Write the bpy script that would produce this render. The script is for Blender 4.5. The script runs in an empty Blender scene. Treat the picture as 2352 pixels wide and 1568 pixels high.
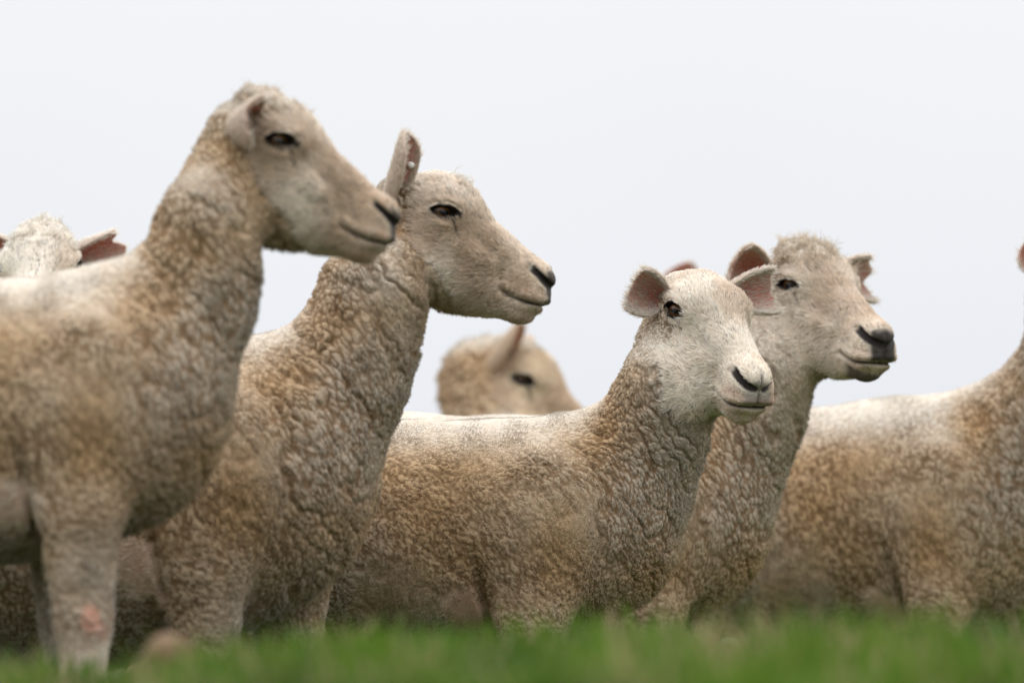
import bpy, math
import numpy as np
from mathutils import Vector, Matrix

R = math.radians
sc = bpy.context.scene
col = sc.collection
F32 = np.float32

# ------------------------------------------------------------------ camera
PITCH = R(4.0)                      # camera tilted a little upwards, lying low in the grass
CAM = np.array([0.0, 0.0, 0.5])
K = 0.18 / 2352.0                   # 36 mm sensor, 200 mm lens; pixels counted on a 2352 px wide picture
cam_d = bpy.data.cameras.new('camera')
cam = bpy.data.objects.new('camera', cam_d)
col.objects.link(cam)
cam.location = CAM
cam.rotation_euler = (R(90) + PITCH, 0, 0)
cam_d.lens = 200
cam_d.sensor_width = 36
cam_d.clip_start = 0.05
cam_d.clip_end = 6000
cam_d.dof.use_dof = True
cam_d.dof.focus_distance = 8.95
cam_d.dof.aperture_fstop = 3.2
sc.camera = cam

# ------------------------------------------------------------------ sky, light, exposure
SUN_EL, SUN_AZ = R(62), R(20)       # behind the flock, a little to the right
w = bpy.data.worlds.new('World')
sc.world = w
w.use_nodes = True
nt = w.node_tree
nt.nodes.clear()
out = nt.nodes.new('ShaderNodeOutputWorld')
bg = nt.nodes.new('ShaderNodeBackground')
bg.inputs['Strength'].default_value = 1.0
sky = nt.nodes.new('ShaderNodeTexSky')
sky.sky_type = 'NISHITA'
sky.sun_disc = False
sky.sun_elevation = SUN_EL
sky.sun_rotation = SUN_AZ
sky.air_density = 1.0
sky.dust_density = 4.0
skm = nt.nodes.new('ShaderNodeVectorMath')
skm.operation = 'SCALE'
skm.inputs['Scale'].default_value = 0.10
nt.links.new(sky.outputs[0], skm.inputs[0])
tc = nt.nodes.new('ShaderNodeTexCoord')
sep = nt.nodes.new('ShaderNodeSeparateXYZ')
nt.links.new(tc.outputs['Generated'], sep.inputs[0])
rmp = nt.nodes.new('ShaderNodeValToRGB')       # cloud deck: brighter towards the zenith, as any overcast sky
cr = rmp.color_ramp
cr.elements[0].position = 0.0
cr.elements[0].color = (0.81, 0.842, 0.915, 1)
cr.elements[1].position = 1.0
cr.elements[1].color = (3.5, 3.5, 3.5, 1)
e = cr.elements.new(0.13)
e.color = (0.925, 0.938, 0.965, 1)
nt.links.new(sep.outputs['Z'], rmp.inputs[0])
nz = nt.nodes.new('ShaderNodeTexNoise')
nz.inputs['Scale'].default_value = 5.0
nz.inputs['Detail'].default_value = 3.0
nt.links.new(tc.outputs['Generated'], nz.inputs['Vector'])
nzr = nt.nodes.new('ShaderNodeMapRange')
nzr.inputs['To Min'].default_value = 0.95
nzr.inputs['To Max'].default_value = 1.05
nt.links.new(nz.outputs[0], nzr.inputs['Value'])
cl = nt.nodes.new('ShaderNodeVectorMath')
cl.operation = 'SCALE'
nt.links.new(rmp.outputs[0], cl.inputs[0])
nt.links.new(nzr.outputs[0], cl.inputs['Scale'])
mx = nt.nodes.new('ShaderNodeMix')
mx.data_type = 'RGBA'
mx.inputs['Factor'].default_value = 0.92      # a closed cloud deck hides nearly all of the clear sky
nt.links.new(skm.outputs[0], mx.inputs['A'])
nt.links.new(cl.outputs[0], mx.inputs['B'])
nt.links.new(mx.outputs['Result'], bg.inputs['Color'])
nt.links.new(bg.outputs[0], out.inputs[0])

sun_d = bpy.data.lights.new('sun', 'SUN')
sun_d.energy = 1.5
sun_d.angle = R(40)
sun_d.color = (1.0, 0.97, 0.93)
sun = bpy.data.objects.new('sun', sun_d)
col.objects.link(sun)
sd = Vector((math.sin(SUN_AZ) * math.cos(SUN_EL), math.cos(SUN_AZ) * math.cos(SUN_EL), math.sin(SUN_EL)))
sun.rotation_euler = sd.to_track_quat('Z', 'Y').to_euler()
sun.location = (0, 0, 30)

sc.view_settings.view_transform = 'Standard'
sc.view_settings.look = 'None'
sc.view_settings.exposure = 0.0
sc.view_settings.gamma = 1.0
sc.view_settings.use_curve_mapping = False
sc.render.engine = 'CYCLES'
sc.cycles.use_denoising = True
sc.cycles.max_bounces = 6
sc.cycles.diffuse_bounces = 4
sc.cycles.transparent_max_bounces = 6
sc.cycles.caustics_reflective = False
sc.cycles.caustics_refractive = False
sc.cycles_curves.shape = 'RIBBONS'

# ------------------------------------------------------------------ small numeric helpers
def ray(u, v):
    x, z = (u - 1176) * K, (784 - v) * K
    c, s = math.cos(PITCH), math.sin(PITCH)
    return np.array([x, c - z * s, s + z * c])

def smooth(a, b, x):
    t = np.clip((x - a) / (b - a), 0, 1)
    return t * t * (3 - 2 * t)

def _h(ix, iy, iz, seed):
    n = (ix.astype(np.uint32) * np.uint32(73856093)) ^ (iy.astype(np.uint32) * np.uint32(19349663)) ^ \
        (iz.astype(np.uint32) * np.uint32(83492791)) ^ np.uint32((seed * 2654435761) & 0xffffffff)
    n ^= n >> np.uint32(15); n *= np.uint32(2246822519)
    n ^= n >> np.uint32(13); n *= np.uint32(3266489917)
    n ^= n >> np.uint32(16)
    return n

def h01(n):
    return (n & np.uint32(0xffff)).astype(F32) / F32(65535)

def vnoise(p, scale, seed=1):
    q = p * scale
    b = np.floor(q); f = (q - b).astype(F32)
    f = f * f * (3 - 2 * f)
    b = b.astype(np.int64)
    r = np.zeros(len(p), F32)
    for i in (0, 1):
        wx = f[:, 0] if i else 1 - f[:, 0]
        for j in (0, 1):
            wy = f[:, 1] if j else 1 - f[:, 1]
            for k in (0, 1):
                wz = f[:, 2] if k else 1 - f[:, 2]
                r += wx * wy * wz * h01(_h(b[:, 0] + i, b[:, 1] + j, b[:, 2] + k, seed))
    return r

def voronoi(q, seed):
    b = np.floor(q).astype(np.int64)
    n = len(q)
    F1 = np.full(n, 9.0, F32); F2 = np.full(n, 9.0, F32); C = np.zeros((n, 3), F32)
    for i in (-1, 0, 1):
        for j in (-1, 0, 1):
            for k in (-1, 0, 1):
                cx, cy, cz = b[:, 0] + i, b[:, 1] + j, b[:, 2] + k
                n0 = _h(cx, cy, cz, seed)
                px = cx + h01(n0); py = cy + h01(n0 >> np.uint32(8)); pz = cz + h01(n0 >> np.uint32(16))
                d = np.sqrt((px - q[:, 0]) ** 2 + (py - q[:, 1]) ** 2 + (pz - q[:, 2]) ** 2).astype(F32)
                near = d < F1
                F2 = np.where(near, F1, np.minimum(F2, d))
                C[near, 0] = px[near]; C[near, 1] = py[near]; C[near, 2] = pz[near]
                F1 = np.where(near, d, F1)
    return F1, F2, C

def smin(a, b, k):
    h = np.maximum(k - np.abs(a - b), 0) / k
    return np.minimum(a, b) - h * h * (k * 0.25)

def ell(p, c, r, rot=None):
    q = p - np.asarray(c, F32)
    if rot is not None:
        q = q @ rot
    r = np.asarray(r, F32)
    q = q / r
    k0 = np.sqrt((q * q).sum(1)) + 1e-9
    q = q / r
    k1 = np.sqrt((q * q).sum(1)) + 1e-9
    return k0 * (k0 - 1) / k1

def cone(p, a, b, ra, rb, s=1.0):
    """tapered limb; s squeezes or widens it sideways (y)"""
    a = np.asarray(a, F32); b = np.asarray(b, F32)
    q = p - a
    d = b - a
    t = np.clip((q @ d) / max(float(d @ d), 1e-9), 0, 1)
    q = q - t[:, None] * d
    s_ = s if np.isscalar(s) else s[0] + (s[1] - s[0]) * t
    m = np.sqrt(q[:, 0] ** 2 + (q[:, 1] / s_) ** 2 + q[:, 2] ** 2) - (ra + (rb - ra) * t)
    return m * np.minimum(1, s_)

# ------------------------------------------------------------------ surface extraction
def surface_nets(f, xs, ys, zs):
    B = 4
    def pad(a):
        while len(a) % B:
            a = np.append(a, a[-1] + (a[-1] - a[-2]))
        return a.astype(F32)
    xs, ys, zs = pad(xs), pad(ys), pad(zs)
    nx, ny, nz = len(xs), len(ys), len(zs)
    D = np.full((nx, ny, nz), 1.0, F32)
    ctr = [(a[::B] + a[B - 1::B]) / 2 for a in (xs, ys, zs)]
    hw = [(a[B - 1::B] - a[::B]) / 2 for a in (xs, ys, zs)]
    cen = np.stack(np.meshgrid(*ctr, indexing='ij'), -1).reshape(-1, 3).astype(F32)
    hal = np.sqrt((np.stack(np.meshgrid(*hw, indexing='ij'), -1) ** 2).sum(-1)).ravel()
    fc = f(cen)
    nb = [len(a) for a in ctr]
    D.reshape(nb[0], B, nb[1], B, nb[2], B)[:] = np.where(fc < 0, -1, 1).reshape(nb[0], 1, nb[1], 1, nb[2], 1)
    sel = np.nonzero(np.abs(fc) < hal * 1.35 + .009)[0]
    bi, bj, bk = np.unravel_index(sel, nb)
    o = np.arange(B)
    oi, oj, ok = [a.ravel() for a in np.meshgrid(o, o, o, indexing='ij')]
    gi = (bi[:, None] * B + oi).ravel(); gj = (bj[:, None] * B + oj).ravel(); gk = (bk[:, None] * B + ok).ravel()
    D[gi, gj, gk] = f(np.stack([xs[gi], ys[gj], zs[gk]], 1))
    S = D < 0
    cnt = np.zeros((nx - 1, ny - 1, nz - 1), np.uint8)
    for i in (0, 1):
        for j in (0, 1):
            for k in (0, 1):
                cnt += S[i:nx - 1 + i, j:ny - 1 + j, k:nz - 1 + k]
    act = (cnt > 0) & (cnt < 8)
    I, J, Kk = np.nonzero(act)
    vid = np.full(act.shape, -1, np.int32)
    vid[I, J, Kk] = np.arange(len(I))
    acc = np.zeros((len(I), 3)); nn = np.zeros(len(I))
    corners = [(i, j, k) for i in (0, 1) for j in (0, 1) for k in (0, 1)]
    X = np.asarray(xs); Y = np.asarray(ys); Z = np.asarray(zs)
    for a in corners:
        for ax in range(3):
            if a[ax]:
                continue
            b = list(a); b[ax] = 1
            da = D[I + a[0], J + a[1], Kk + a[2]]; db = D[I + b[0], J + b[1], Kk + b[2]]
            m = (da < 0) != (db < 0)
            t = np.where(m, da / np.where(m, da - db, 1), 0)
            pa = np.stack([X[I + a[0]], Y[J + a[1]], Z[Kk + a[2]]], 1)
            pb = np.stack([X[I + b[0]], Y[J + b[1]], Z[Kk + b[2]]], 1)
            acc += np.where(m[:, None], pa + t[:, None] * (pb - pa), 0)
            nn += m
    V = acc / nn[:, None]
    quads = []
    # edges along x, y, z
    e = S[:-1, 1:-1, 1:-1] != S[1:, 1:-1, 1:-1]
    i, j, k = np.nonzero(e); j += 1; k += 1
    fl = S[i, j, k]
    q = np.stack([vid[i, j - 1, k - 1], vid[i, j, k - 1], vid[i, j, k], vid[i, j - 1, k]], 1)
    q[~fl] = q[~fl][:, ::-1]; quads.append(q)
    e = S[1:-1, :-1, 1:-1] != S[1:-1, 1:, 1:-1]
    i, j, k = np.nonzero(e); i += 1; k += 1
    fl = S[i, j, k]
    q = np.stack([vid[i - 1, j, k - 1], vid[i - 1, j, k], vid[i, j, k], vid[i, j, k - 1]], 1)
    q[~fl] = q[~fl][:, ::-1]; quads.append(q)
    e = S[1:-1, 1:-1, :-1] != S[1:-1, 1:-1, 1:]
    i, j, k = np.nonzero(e); i += 1; j += 1
    fl = S[i, j, k]
    q = np.stack([vid[i - 1, j - 1, k], vid[i, j - 1, k], vid[i, j, k], vid[i - 1, j, k]], 1)
    q[~fl] = q[~fl][:, ::-1]; quads.append(q)
    Q = np.concatenate(quads)
    Q = Q[(Q >= 0).all(1)]
    return V.astype(F32), Q

def gradient(f, V, h=0.0012):
    g = np.zeros_like(V); val = np.zeros(len(V), F32)
    for e in ((1, 1, 1), (1, -1, -1), (-1, 1, -1), (-1, -1, 1)):
        ev = np.array(e, F32)
        d = f(V + ev * h)
        g += d[:, None] * ev
        val += d
    ln = np.linalg.norm(g, axis=1, keepdims=True) + 1e-9
    return g / ln, val / 4

def new_mesh(name, V, faces, mats, smooth_=True):
    me = bpy.data.meshes.new(name)
    n = len(V)
    me.vertices.add(n)
    me.vertices.foreach_set('co', np.ascontiguousarray(V, F32).ravel())
    faces = np.asarray(faces)
    m, k = faces.shape
    me.loops.add(m * k)
    me.loops.foreach_set('vertex_index', np.ascontiguousarray(faces, np.int32).ravel())
    me.polygons.add(m)
    me.polygons.foreach_set('loop_start', np.arange(0, m * k, k, dtype=np.int32))
    me.polygons.foreach_set('loop_total', np.full(m, k, np.int32))
    me.polygons.foreach_set('use_smooth', np.full(m, smooth_, bool))
    me.update(calc_edges=True)
    for mt in (mats if isinstance(mats, (list, tuple)) else [mats]):
        me.materials.append(mt)
    return me

def add_attr(me, name, data, dom='POINT'):
    data = np.asarray(data, F32)
    if data.ndim == 1:
        a = me.attributes.new(name, 'FLOAT', dom)
        a.data.foreach_set('value', np.ascontiguousarray(data))
    else:
        a = me.attributes.new(name, 'FLOAT_COLOR', dom)
        d4 = np.ones((len(data), 4), F32); d4[:, :3] = data
        a.data.foreach_set('color', d4.ravel())

def link(name, data, parent=None):
    o = bpy.data.objects.new(name, data)
    col.objects.link(o)
    if parent is not None:
        o.parent = parent
    return o

# ------------------------------------------------------------------ materials
class NT:
    def __init__(s, name):
        s.m = bpy.data.materials.new(name)
        s.m.use_nodes = True
        s.t = s.m.node_tree
        s.t.nodes.clear()
        s.out = s.t.nodes.new('ShaderNodeOutputMaterial')
        s.b = s.t.nodes.new('ShaderNodeBsdfPrincipled')
        s.t.links.new(s.b.outputs[0], s.out.inputs[0])
    def n(s, typ, **kw):
        nd = s.t.nodes.new(typ)
        for k, v in kw.items():
            if k in nd.inputs:
                nd.inputs[k].default_value = v
            else:
                setattr(nd, k, v)
        return nd
    def l(s, a, b):
        s.t.links.new(a, b)
    def attr(s, name):
        return s.n('ShaderNodeAttribute', attribute_name=name)
    def mix(s, f, a, b, mode='MIX'):
        m = s.n('ShaderNodeMix', data_type='RGBA', blend_type=mode)
        for key, v in (('Factor', f), ('A', a), ('B', b)):
            sock = m.inputs[0] if key == 'Factor' else [i for i in m.inputs if i.name == key and i.type == 'RGBA'][0]
            if isinstance(v, (int, float)):
                sock.default_value = v
            elif isinstance(v, tuple):
                sock.default_value = (*v, 1)
            else:
                s.l(v, sock)
        return [o for o in m.outputs if o.type == 'RGBA'][0]
    def ramp(s, x, a, b):
        m = s.n('ShaderNodeMapRange')
        m.interpolation_type = 'SMOOTHSTEP'
        m.inputs['From Min'].default_value = a
        m.inputs['From Max'].default_value = b
        s.l(x, m.inputs['Value'])
        return m.outputs[0]
    def noise(s, scale, detail=3.0, vec=None):
        n = s.n('ShaderNodeTexNoise', Scale=scale, Detail=detail)
        if vec is not None:
            s.l(vec, n.inputs['Vector'])
        return n.outputs[0]

def mat_skin():
    """fleece and skin of the body; colour comes from the painted-on pigment attribute plus grain"""
    s = NT('shorn_fleece_and_skin')
    tcn = s.n('ShaderNodeTexCoord').outputs['Object']
    c = s.attr('pigment').outputs['Color']
    g = s.noise(420, 4, tcn)
    g2 = s.noise(60, 3, tcn)
    c = s.mix(s.ramp(g, 0.25, 0.75), c, s.mix(1.0, c, (0.78, 0.72, 0.64), 'MULTIPLY'))
    c2 = s.mix(0.25, c, s.mix(s.ramp(g2, .35, .7), (1.0, 0.86, 0.66), (1, 1, 1)), 'MULTIPLY')
    s.l(c2, s.b.inputs['Base Color'])
    s.b.inputs['Roughness'].default_value = 0.85
    s.b.inputs['Specular IOR Level'].default_value = 0.15
    bmp = s.n('ShaderNodeBump', Strength=0.6, Distance=0.003)
    s.l(g, bmp.inputs['Height'])
    s.l(bmp.outputs[0], s.b.inputs['Normal'])
    rg = s.attr('gloss').outputs['Fac']
    mr = s.n('ShaderNodeMapRange')
    mr.inputs['To Min'].default_value = 0.9
    mr.inputs['To Max'].default_value = 0.5
    s.l(rg, mr.inputs['Value'])
    s.l(mr.outputs[0], s.b.inputs['Roughness'])
    return s.m

def mat_hair():
    s = NT('wool_fibre')
    c = s.attr('tint').outputs['Color']
    hi = s.n('ShaderNodeHairInfo')
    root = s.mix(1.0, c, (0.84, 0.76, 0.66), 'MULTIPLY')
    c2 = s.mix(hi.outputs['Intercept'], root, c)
    s.l(c2, s.b.inputs['Base Color'])
    s.b.inputs['Roughness'].default_value = 0.7
    s.b.inputs['Specular IOR Level'].default_value = 0.2
    tr = s.n('ShaderNodeBsdfTranslucent')
    s.l(c2, tr.inputs['Color'])
    ms = s.n('ShaderNodeMixShader')
    ms.inputs[0].default_value = 0.42
    s.l(s.b.outputs[0], ms.inputs[1]); s.l(tr.outputs[0], ms.inputs[2])
    s.l(ms.outputs[0], s.out.inputs[0])
    return s.m

def mat_eye():
    s = NT('sheep_eye')
    tcn = s.n('ShaderNodeTexCoord').outputs['Object']
    sx = s.n('ShaderNodeSeparateXYZ'); s.l(tcn, sx.inputs[0])
    def math_(op, a, b=None):
        m = s.n('ShaderNodeMath', operation=op)
        for i, v in enumerate((a, b)):
            if v is None: continue
            if isinstance(v, (int, float)): m.inputs[i].default_value = v
            else: s.l(v, m.inputs[i])
        return m.outputs[0]
    y = math_('DIVIDE', sx.outputs['Y'], 0.0182); z = math_('DIVIDE', sx.outputs['Z'], 0.0182)
    r = math_('SQRT', math_('ADD', math_('MULTIPLY', y, y), math_('MULTIPLY', z, z)))
    yp = math_('DIVIDE', y, 0.50); zp = math_('DIVIDE', z, 0.24)
    rp = math_('SQRT', math_('ADD', math_('MULTIPLY', yp, yp), math_('MULTIPLY', zp, zp)))
    fib = s.noise(900, 2, tcn)
    iris = s.mix(s.ramp(fib, .3, .7), (0.10, 0.040, 0.014), (0.20, 0.095, 0.03))
    iris = s.mix(s.ramp(r, .40, .66), iris, (0.022, 0.011, 0.008))
    c = s.mix(s.ramp(r, .70, .80), iris, (0.03, 0.02, 0.018))
    c = s.mix(s.ramp(rp, 1.06, .94), c, (0.004, 0.004, 0.006))
    s.l(c, s.b.inputs['Base Color'])
    s.b.inputs['Roughness'].default_value = 0.16
    s.b.inputs['Specular IOR Level'].default_value = 0.35
    return s.m

def mat_plain(name, colr, rough=0.6):
    s = NT(name)
    g = s.noise(250, 3, s.n('ShaderNodeTexCoord').outputs['Object'])
    s.l(s.mix(s.ramp(g, .3, .7), colr, tuple(x * 0.8 for x in colr)), s.b.inputs['Base Color'])
    s.b.inputs['Roughness'].default_value = rough
    return s.m

def mat_ear():
    s = NT('ear_skin')
    c = s.attr('pigment').outputs['Color']
    g = s.noise(300, 3, s.n('ShaderNodeTexCoord').outputs['Object'])
    s.l(s.mix(s.ramp(g, .3, .75), c, (0.75, 0.66, 0.6), 'MULTIPLY'), s.b.inputs['Base Color'])
    s.b.inputs['Roughness'].default_value = 0.7
    s.b.inputs['Specular IOR Level'].default_value = 0.25
    tr = s.n('ShaderNodeBsdfTranslucent', Color=(0.75, 0.28, 0.2, 1))
    ms = s.n('ShaderNodeMixShader'); ms.inputs[0].default_value = 0.22
    s.l(s.b.outputs[0], ms.inputs[1]); s.l(tr.outputs[0], ms.inputs[2])
    s.l(ms.outputs[0], s.out.inputs[0])
    return s.m

M_SKIN, M_HAIR, M_EYE, M_EAR = mat_skin(), mat_hair(), mat_eye(), mat_ear()
M_TAG = mat_plain('white_tag_plastic', (0.8, 0.78, 0.76), 0.4)

# ------------------------------------------------------------------ terrain (hill crest, flock just beyond it)
LV_Y = np.array([-6, 0, 3, 5, 6.6, 7.1, 7.9, 8.5, 9.0, 9.5, 10.0, 10.8, 11.5, 12.6, 14.2])
LV_Z = np.array([-0.27, -.28, -.305, -.358, -.412, -.458, -.58, -.69, -.79, -.80, -.80, -.86, -.85, -.84, -.712])
W_Z = LV_Z + LV_Y * math.sin(PITCH) + CAM[2]
T_Y = np.concatenate([[-2000, -60], LV_Y, [15.5, 40, 200, 5000]])
T_Z = np.concatenate([[-6, -2.5], W_Z, [W_Z[-1] + .01, W_Z[-1] - .4, W_Z[-1] - 6, W_Z[-1] - 60]])

def terrain(x, y):
    x = np.asarray(x, float); y = np.asarray(y, float)
    z = np.interp(y, T_Y, T_Z)
    fade = np.exp(-((y - 6.0) / 1.6) ** 2)
    z = z + fade * (-0.022 * smooth(-0.10, -0.50, x) + 0.012 * np.sin(x * 3.1 + 1.0) + .010 * smooth(-.1, .3, x))
    return z

# ------------------------------------------------------------------ the head, sculpted in its own frame
# x towards the nose, y to the animal's left, z up; metres; origin midway between the eyes
EYE_C = np.array([0.002, 0.054, 0.0], F32)
EN = np.array([0.46, 0.87, 0.12], F32); EN /= np.linalg.norm(EN)
EU = np.array([0.86, -0.34, 0.34], F32); EU -= EN * (EU @ EN); EU /= np.linalg.norm(EU)
EV = np.cross(EU, EN); EV = EV / np.linalg.norm(EV)
if EV[2] < 0: EV = -EV

def eye_q(p, hv):
    q = p - EYE_C
    u = q @ EU; v = q @ EV; nrm = q @ EN
    hu = 0.0205
    lim = np.maximum(1 - (u / hu) ** 2, 0.0) ** 0.8
    vv = v - 0.0012
    top = hv * lim; bot = hv * 0.75 * lim
    edge = np.where(vv > 0, vv - top, -vv - bot)          # signed distance-like, <0 inside the opening
    edge = np.maximum(edge, np.abs(u) - hu)
    return u, v, nrm, edge

def mouth_z(x):
    return np.interp(x, [0.125, 0.140, 0.160, 0.180, 0.200, 0.215], [-.047, -.051, -.050, -.046, -.038, -.032])

def head_sdf(p, H):
    p = p.copy()
    p[:, 1] = np.abs(p[:, 1])
    d = ell(p, (-.036, 0, -.018), (.072, .059, .051))
    d = smin(d, ell(p, (-.004, 0, .008), (.058, .050, .038 + H['brow'])), .03)
    d = smin(d, cone(p, (.020, 0, .004), (.160, 0, -.015), .037, .0305, (1.06, .98)), .03)
    d = smin(d, ell(p, (.003, .046, .006), (.036, .019, .027)), .018)            # orbit rim
    d = smin(d, ell(p, (.052, .026, -.050), (.070, .026, .044)), .03)            # cheek
    d = smin(d, ell(p, (.010, .030, -.070), (.060, .030, .058)), .035)           # jaw muscle
    d = smin(d, ell(p, (.046, .045, -.024), (.046, .010, .013)), .014)            # crest below the eye
    d = smin(d, cone(p, (.052, 0, -.090), (.165, 0, -.058), .043, .0225, (.85, 1.05)), .03)
    d = smin(d, ell(p, (.166, 0, -.020), (.036, .036, .033)), .02)               # muzzle
    d = smin(d, ell(p, (.176, .014, -.034), (.027, .023, .019)), .012)           # upper lips
    d = smin(d, ell(p, (.176, 0, -.004), (.022, .020, .018)), .012)              # nose pad
    d = smin(d, ell(p, (.172, 0, -.062), (.026, .025, .018)), .014)              # chin
    if H['poll'] > 0:
        a = H['poll']
        d = smin(d, ell(p, (-.035, 0, .030), (.055, H['poll_w'], .030 * a)), .02)
    # eye socket, lids
    u, v, n, e = eye_q(p, H['open'])
    near = smooth(.05, .03, np.sqrt(u * u + v * v)) * (p[:, 1] > 0.02)
    d = d + near * .014 * smooth(.0012, -.0012, e)
    d = d - near * .0032 * np.exp(-((e - .0030) / .0022) ** 2)
    d = d - near * .0035 * np.exp(-((v - .017) / .006) ** 2 - (u / .022) ** 2)
    d = d - near * .0028 * np.exp(-((v + .0165) / .0042) ** 2 - (u / .020) ** 2)
    d = d + .0045 * np.exp(-((p[:, 0] - .082) / .030) ** 2 - ((p[:, 2] + .012) / .013) ** 2) * smooth(.012, .028, p[:, 1])
    d = d + .0030 * np.exp(-((p[:, 0] - .118) / .016) ** 2 - ((p[:, 2] + .040) / .020) ** 2) * smooth(.012, .028, p[:, 1])
    # tear groove
    tq = np.clip((p[:, 0] - .014) / .034, 0, 1)
    gz = .006 - .028 * tq
    on = smooth(.009, .016, p[:, 0]) * smooth(.054, .040, p[:, 0])
    d = d + on * .0042 * np.exp(-((p[:, 2] - gz) / .0040) ** 2) * (p[:, 1] > .015)
    # mouth
    mz = mouth_z(p[:, 0])
    on = smooth(.128, .140, p[:, 0])
    d = d + on * .0058 * np.exp(-((p[:, 2] - mz) / .0027) ** 2)
    d = d - on * .0030 * np.exp(-((p[:, 2] - mz - .009) / .006) ** 2) - on * .0020 * np.exp(-((p[:, 2] - mz + .009) / .006) ** 2)
    # nostrils: a comma running back from the nose tip
    t = np.clip((p[:, 0] - .160) / .038, 0, 1)
    nyz = np.sqrt((p[:, 2] - (.001 - .009 * t)) ** 2 + (0.5 * (p[:, 1] - (.033 - .021 * t))) ** 2)
    on = smooth(.152, .162, p[:, 0])
    d = d + on * .0085 * np.exp(-(nyz / (.0036 + .0016 * t)) ** 2)
    # philtrum
    d = d + smooth(.180, .190, p[:, 0]) * .0035 * np.exp(-(p[:, 1] / .0025) ** 2) * smooth(-.044, -.038, p[:, 2])
    return d

# ------------------------------------------------------------------ one sheep
def head_matrix(yaw, pitch, roll):
    x = np.array([math.cos(yaw) * math.cos(pitch), math.sin(yaw) * math.cos(pitch), -math.sin(pitch)])
    y = np.array([-math.sin(yaw), math.cos(yaw), 0.0])
    z = np.cross(x, y)
    c, s = math.cos(roll), math.sin(roll)
    y2, z2 = c * y + s * z, c * z - s * y
    return np.stack([x, y2, z2], 1)      # columns = head axes in world

def axis_grid(lo, hi, f0, f1, coarse, fine, lim=None, lim_step=.009):
    g = [lo]
    while g[-1] < hi:
        x = g[-1]
        if f0 <= x <= f1:
            st = fine
        else:
            dist = f0 - x if x < f0 else x - f1
            st = min(lim_step if (lim is not None and x < lim) else coarse, fine + max(dist, 0) * 0.12)
            if x < f0:
                st = min(st, max(f0 - x, fine))
        g.append(x + st)
    return np.array(g, F32)

SHEEP = []

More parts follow.
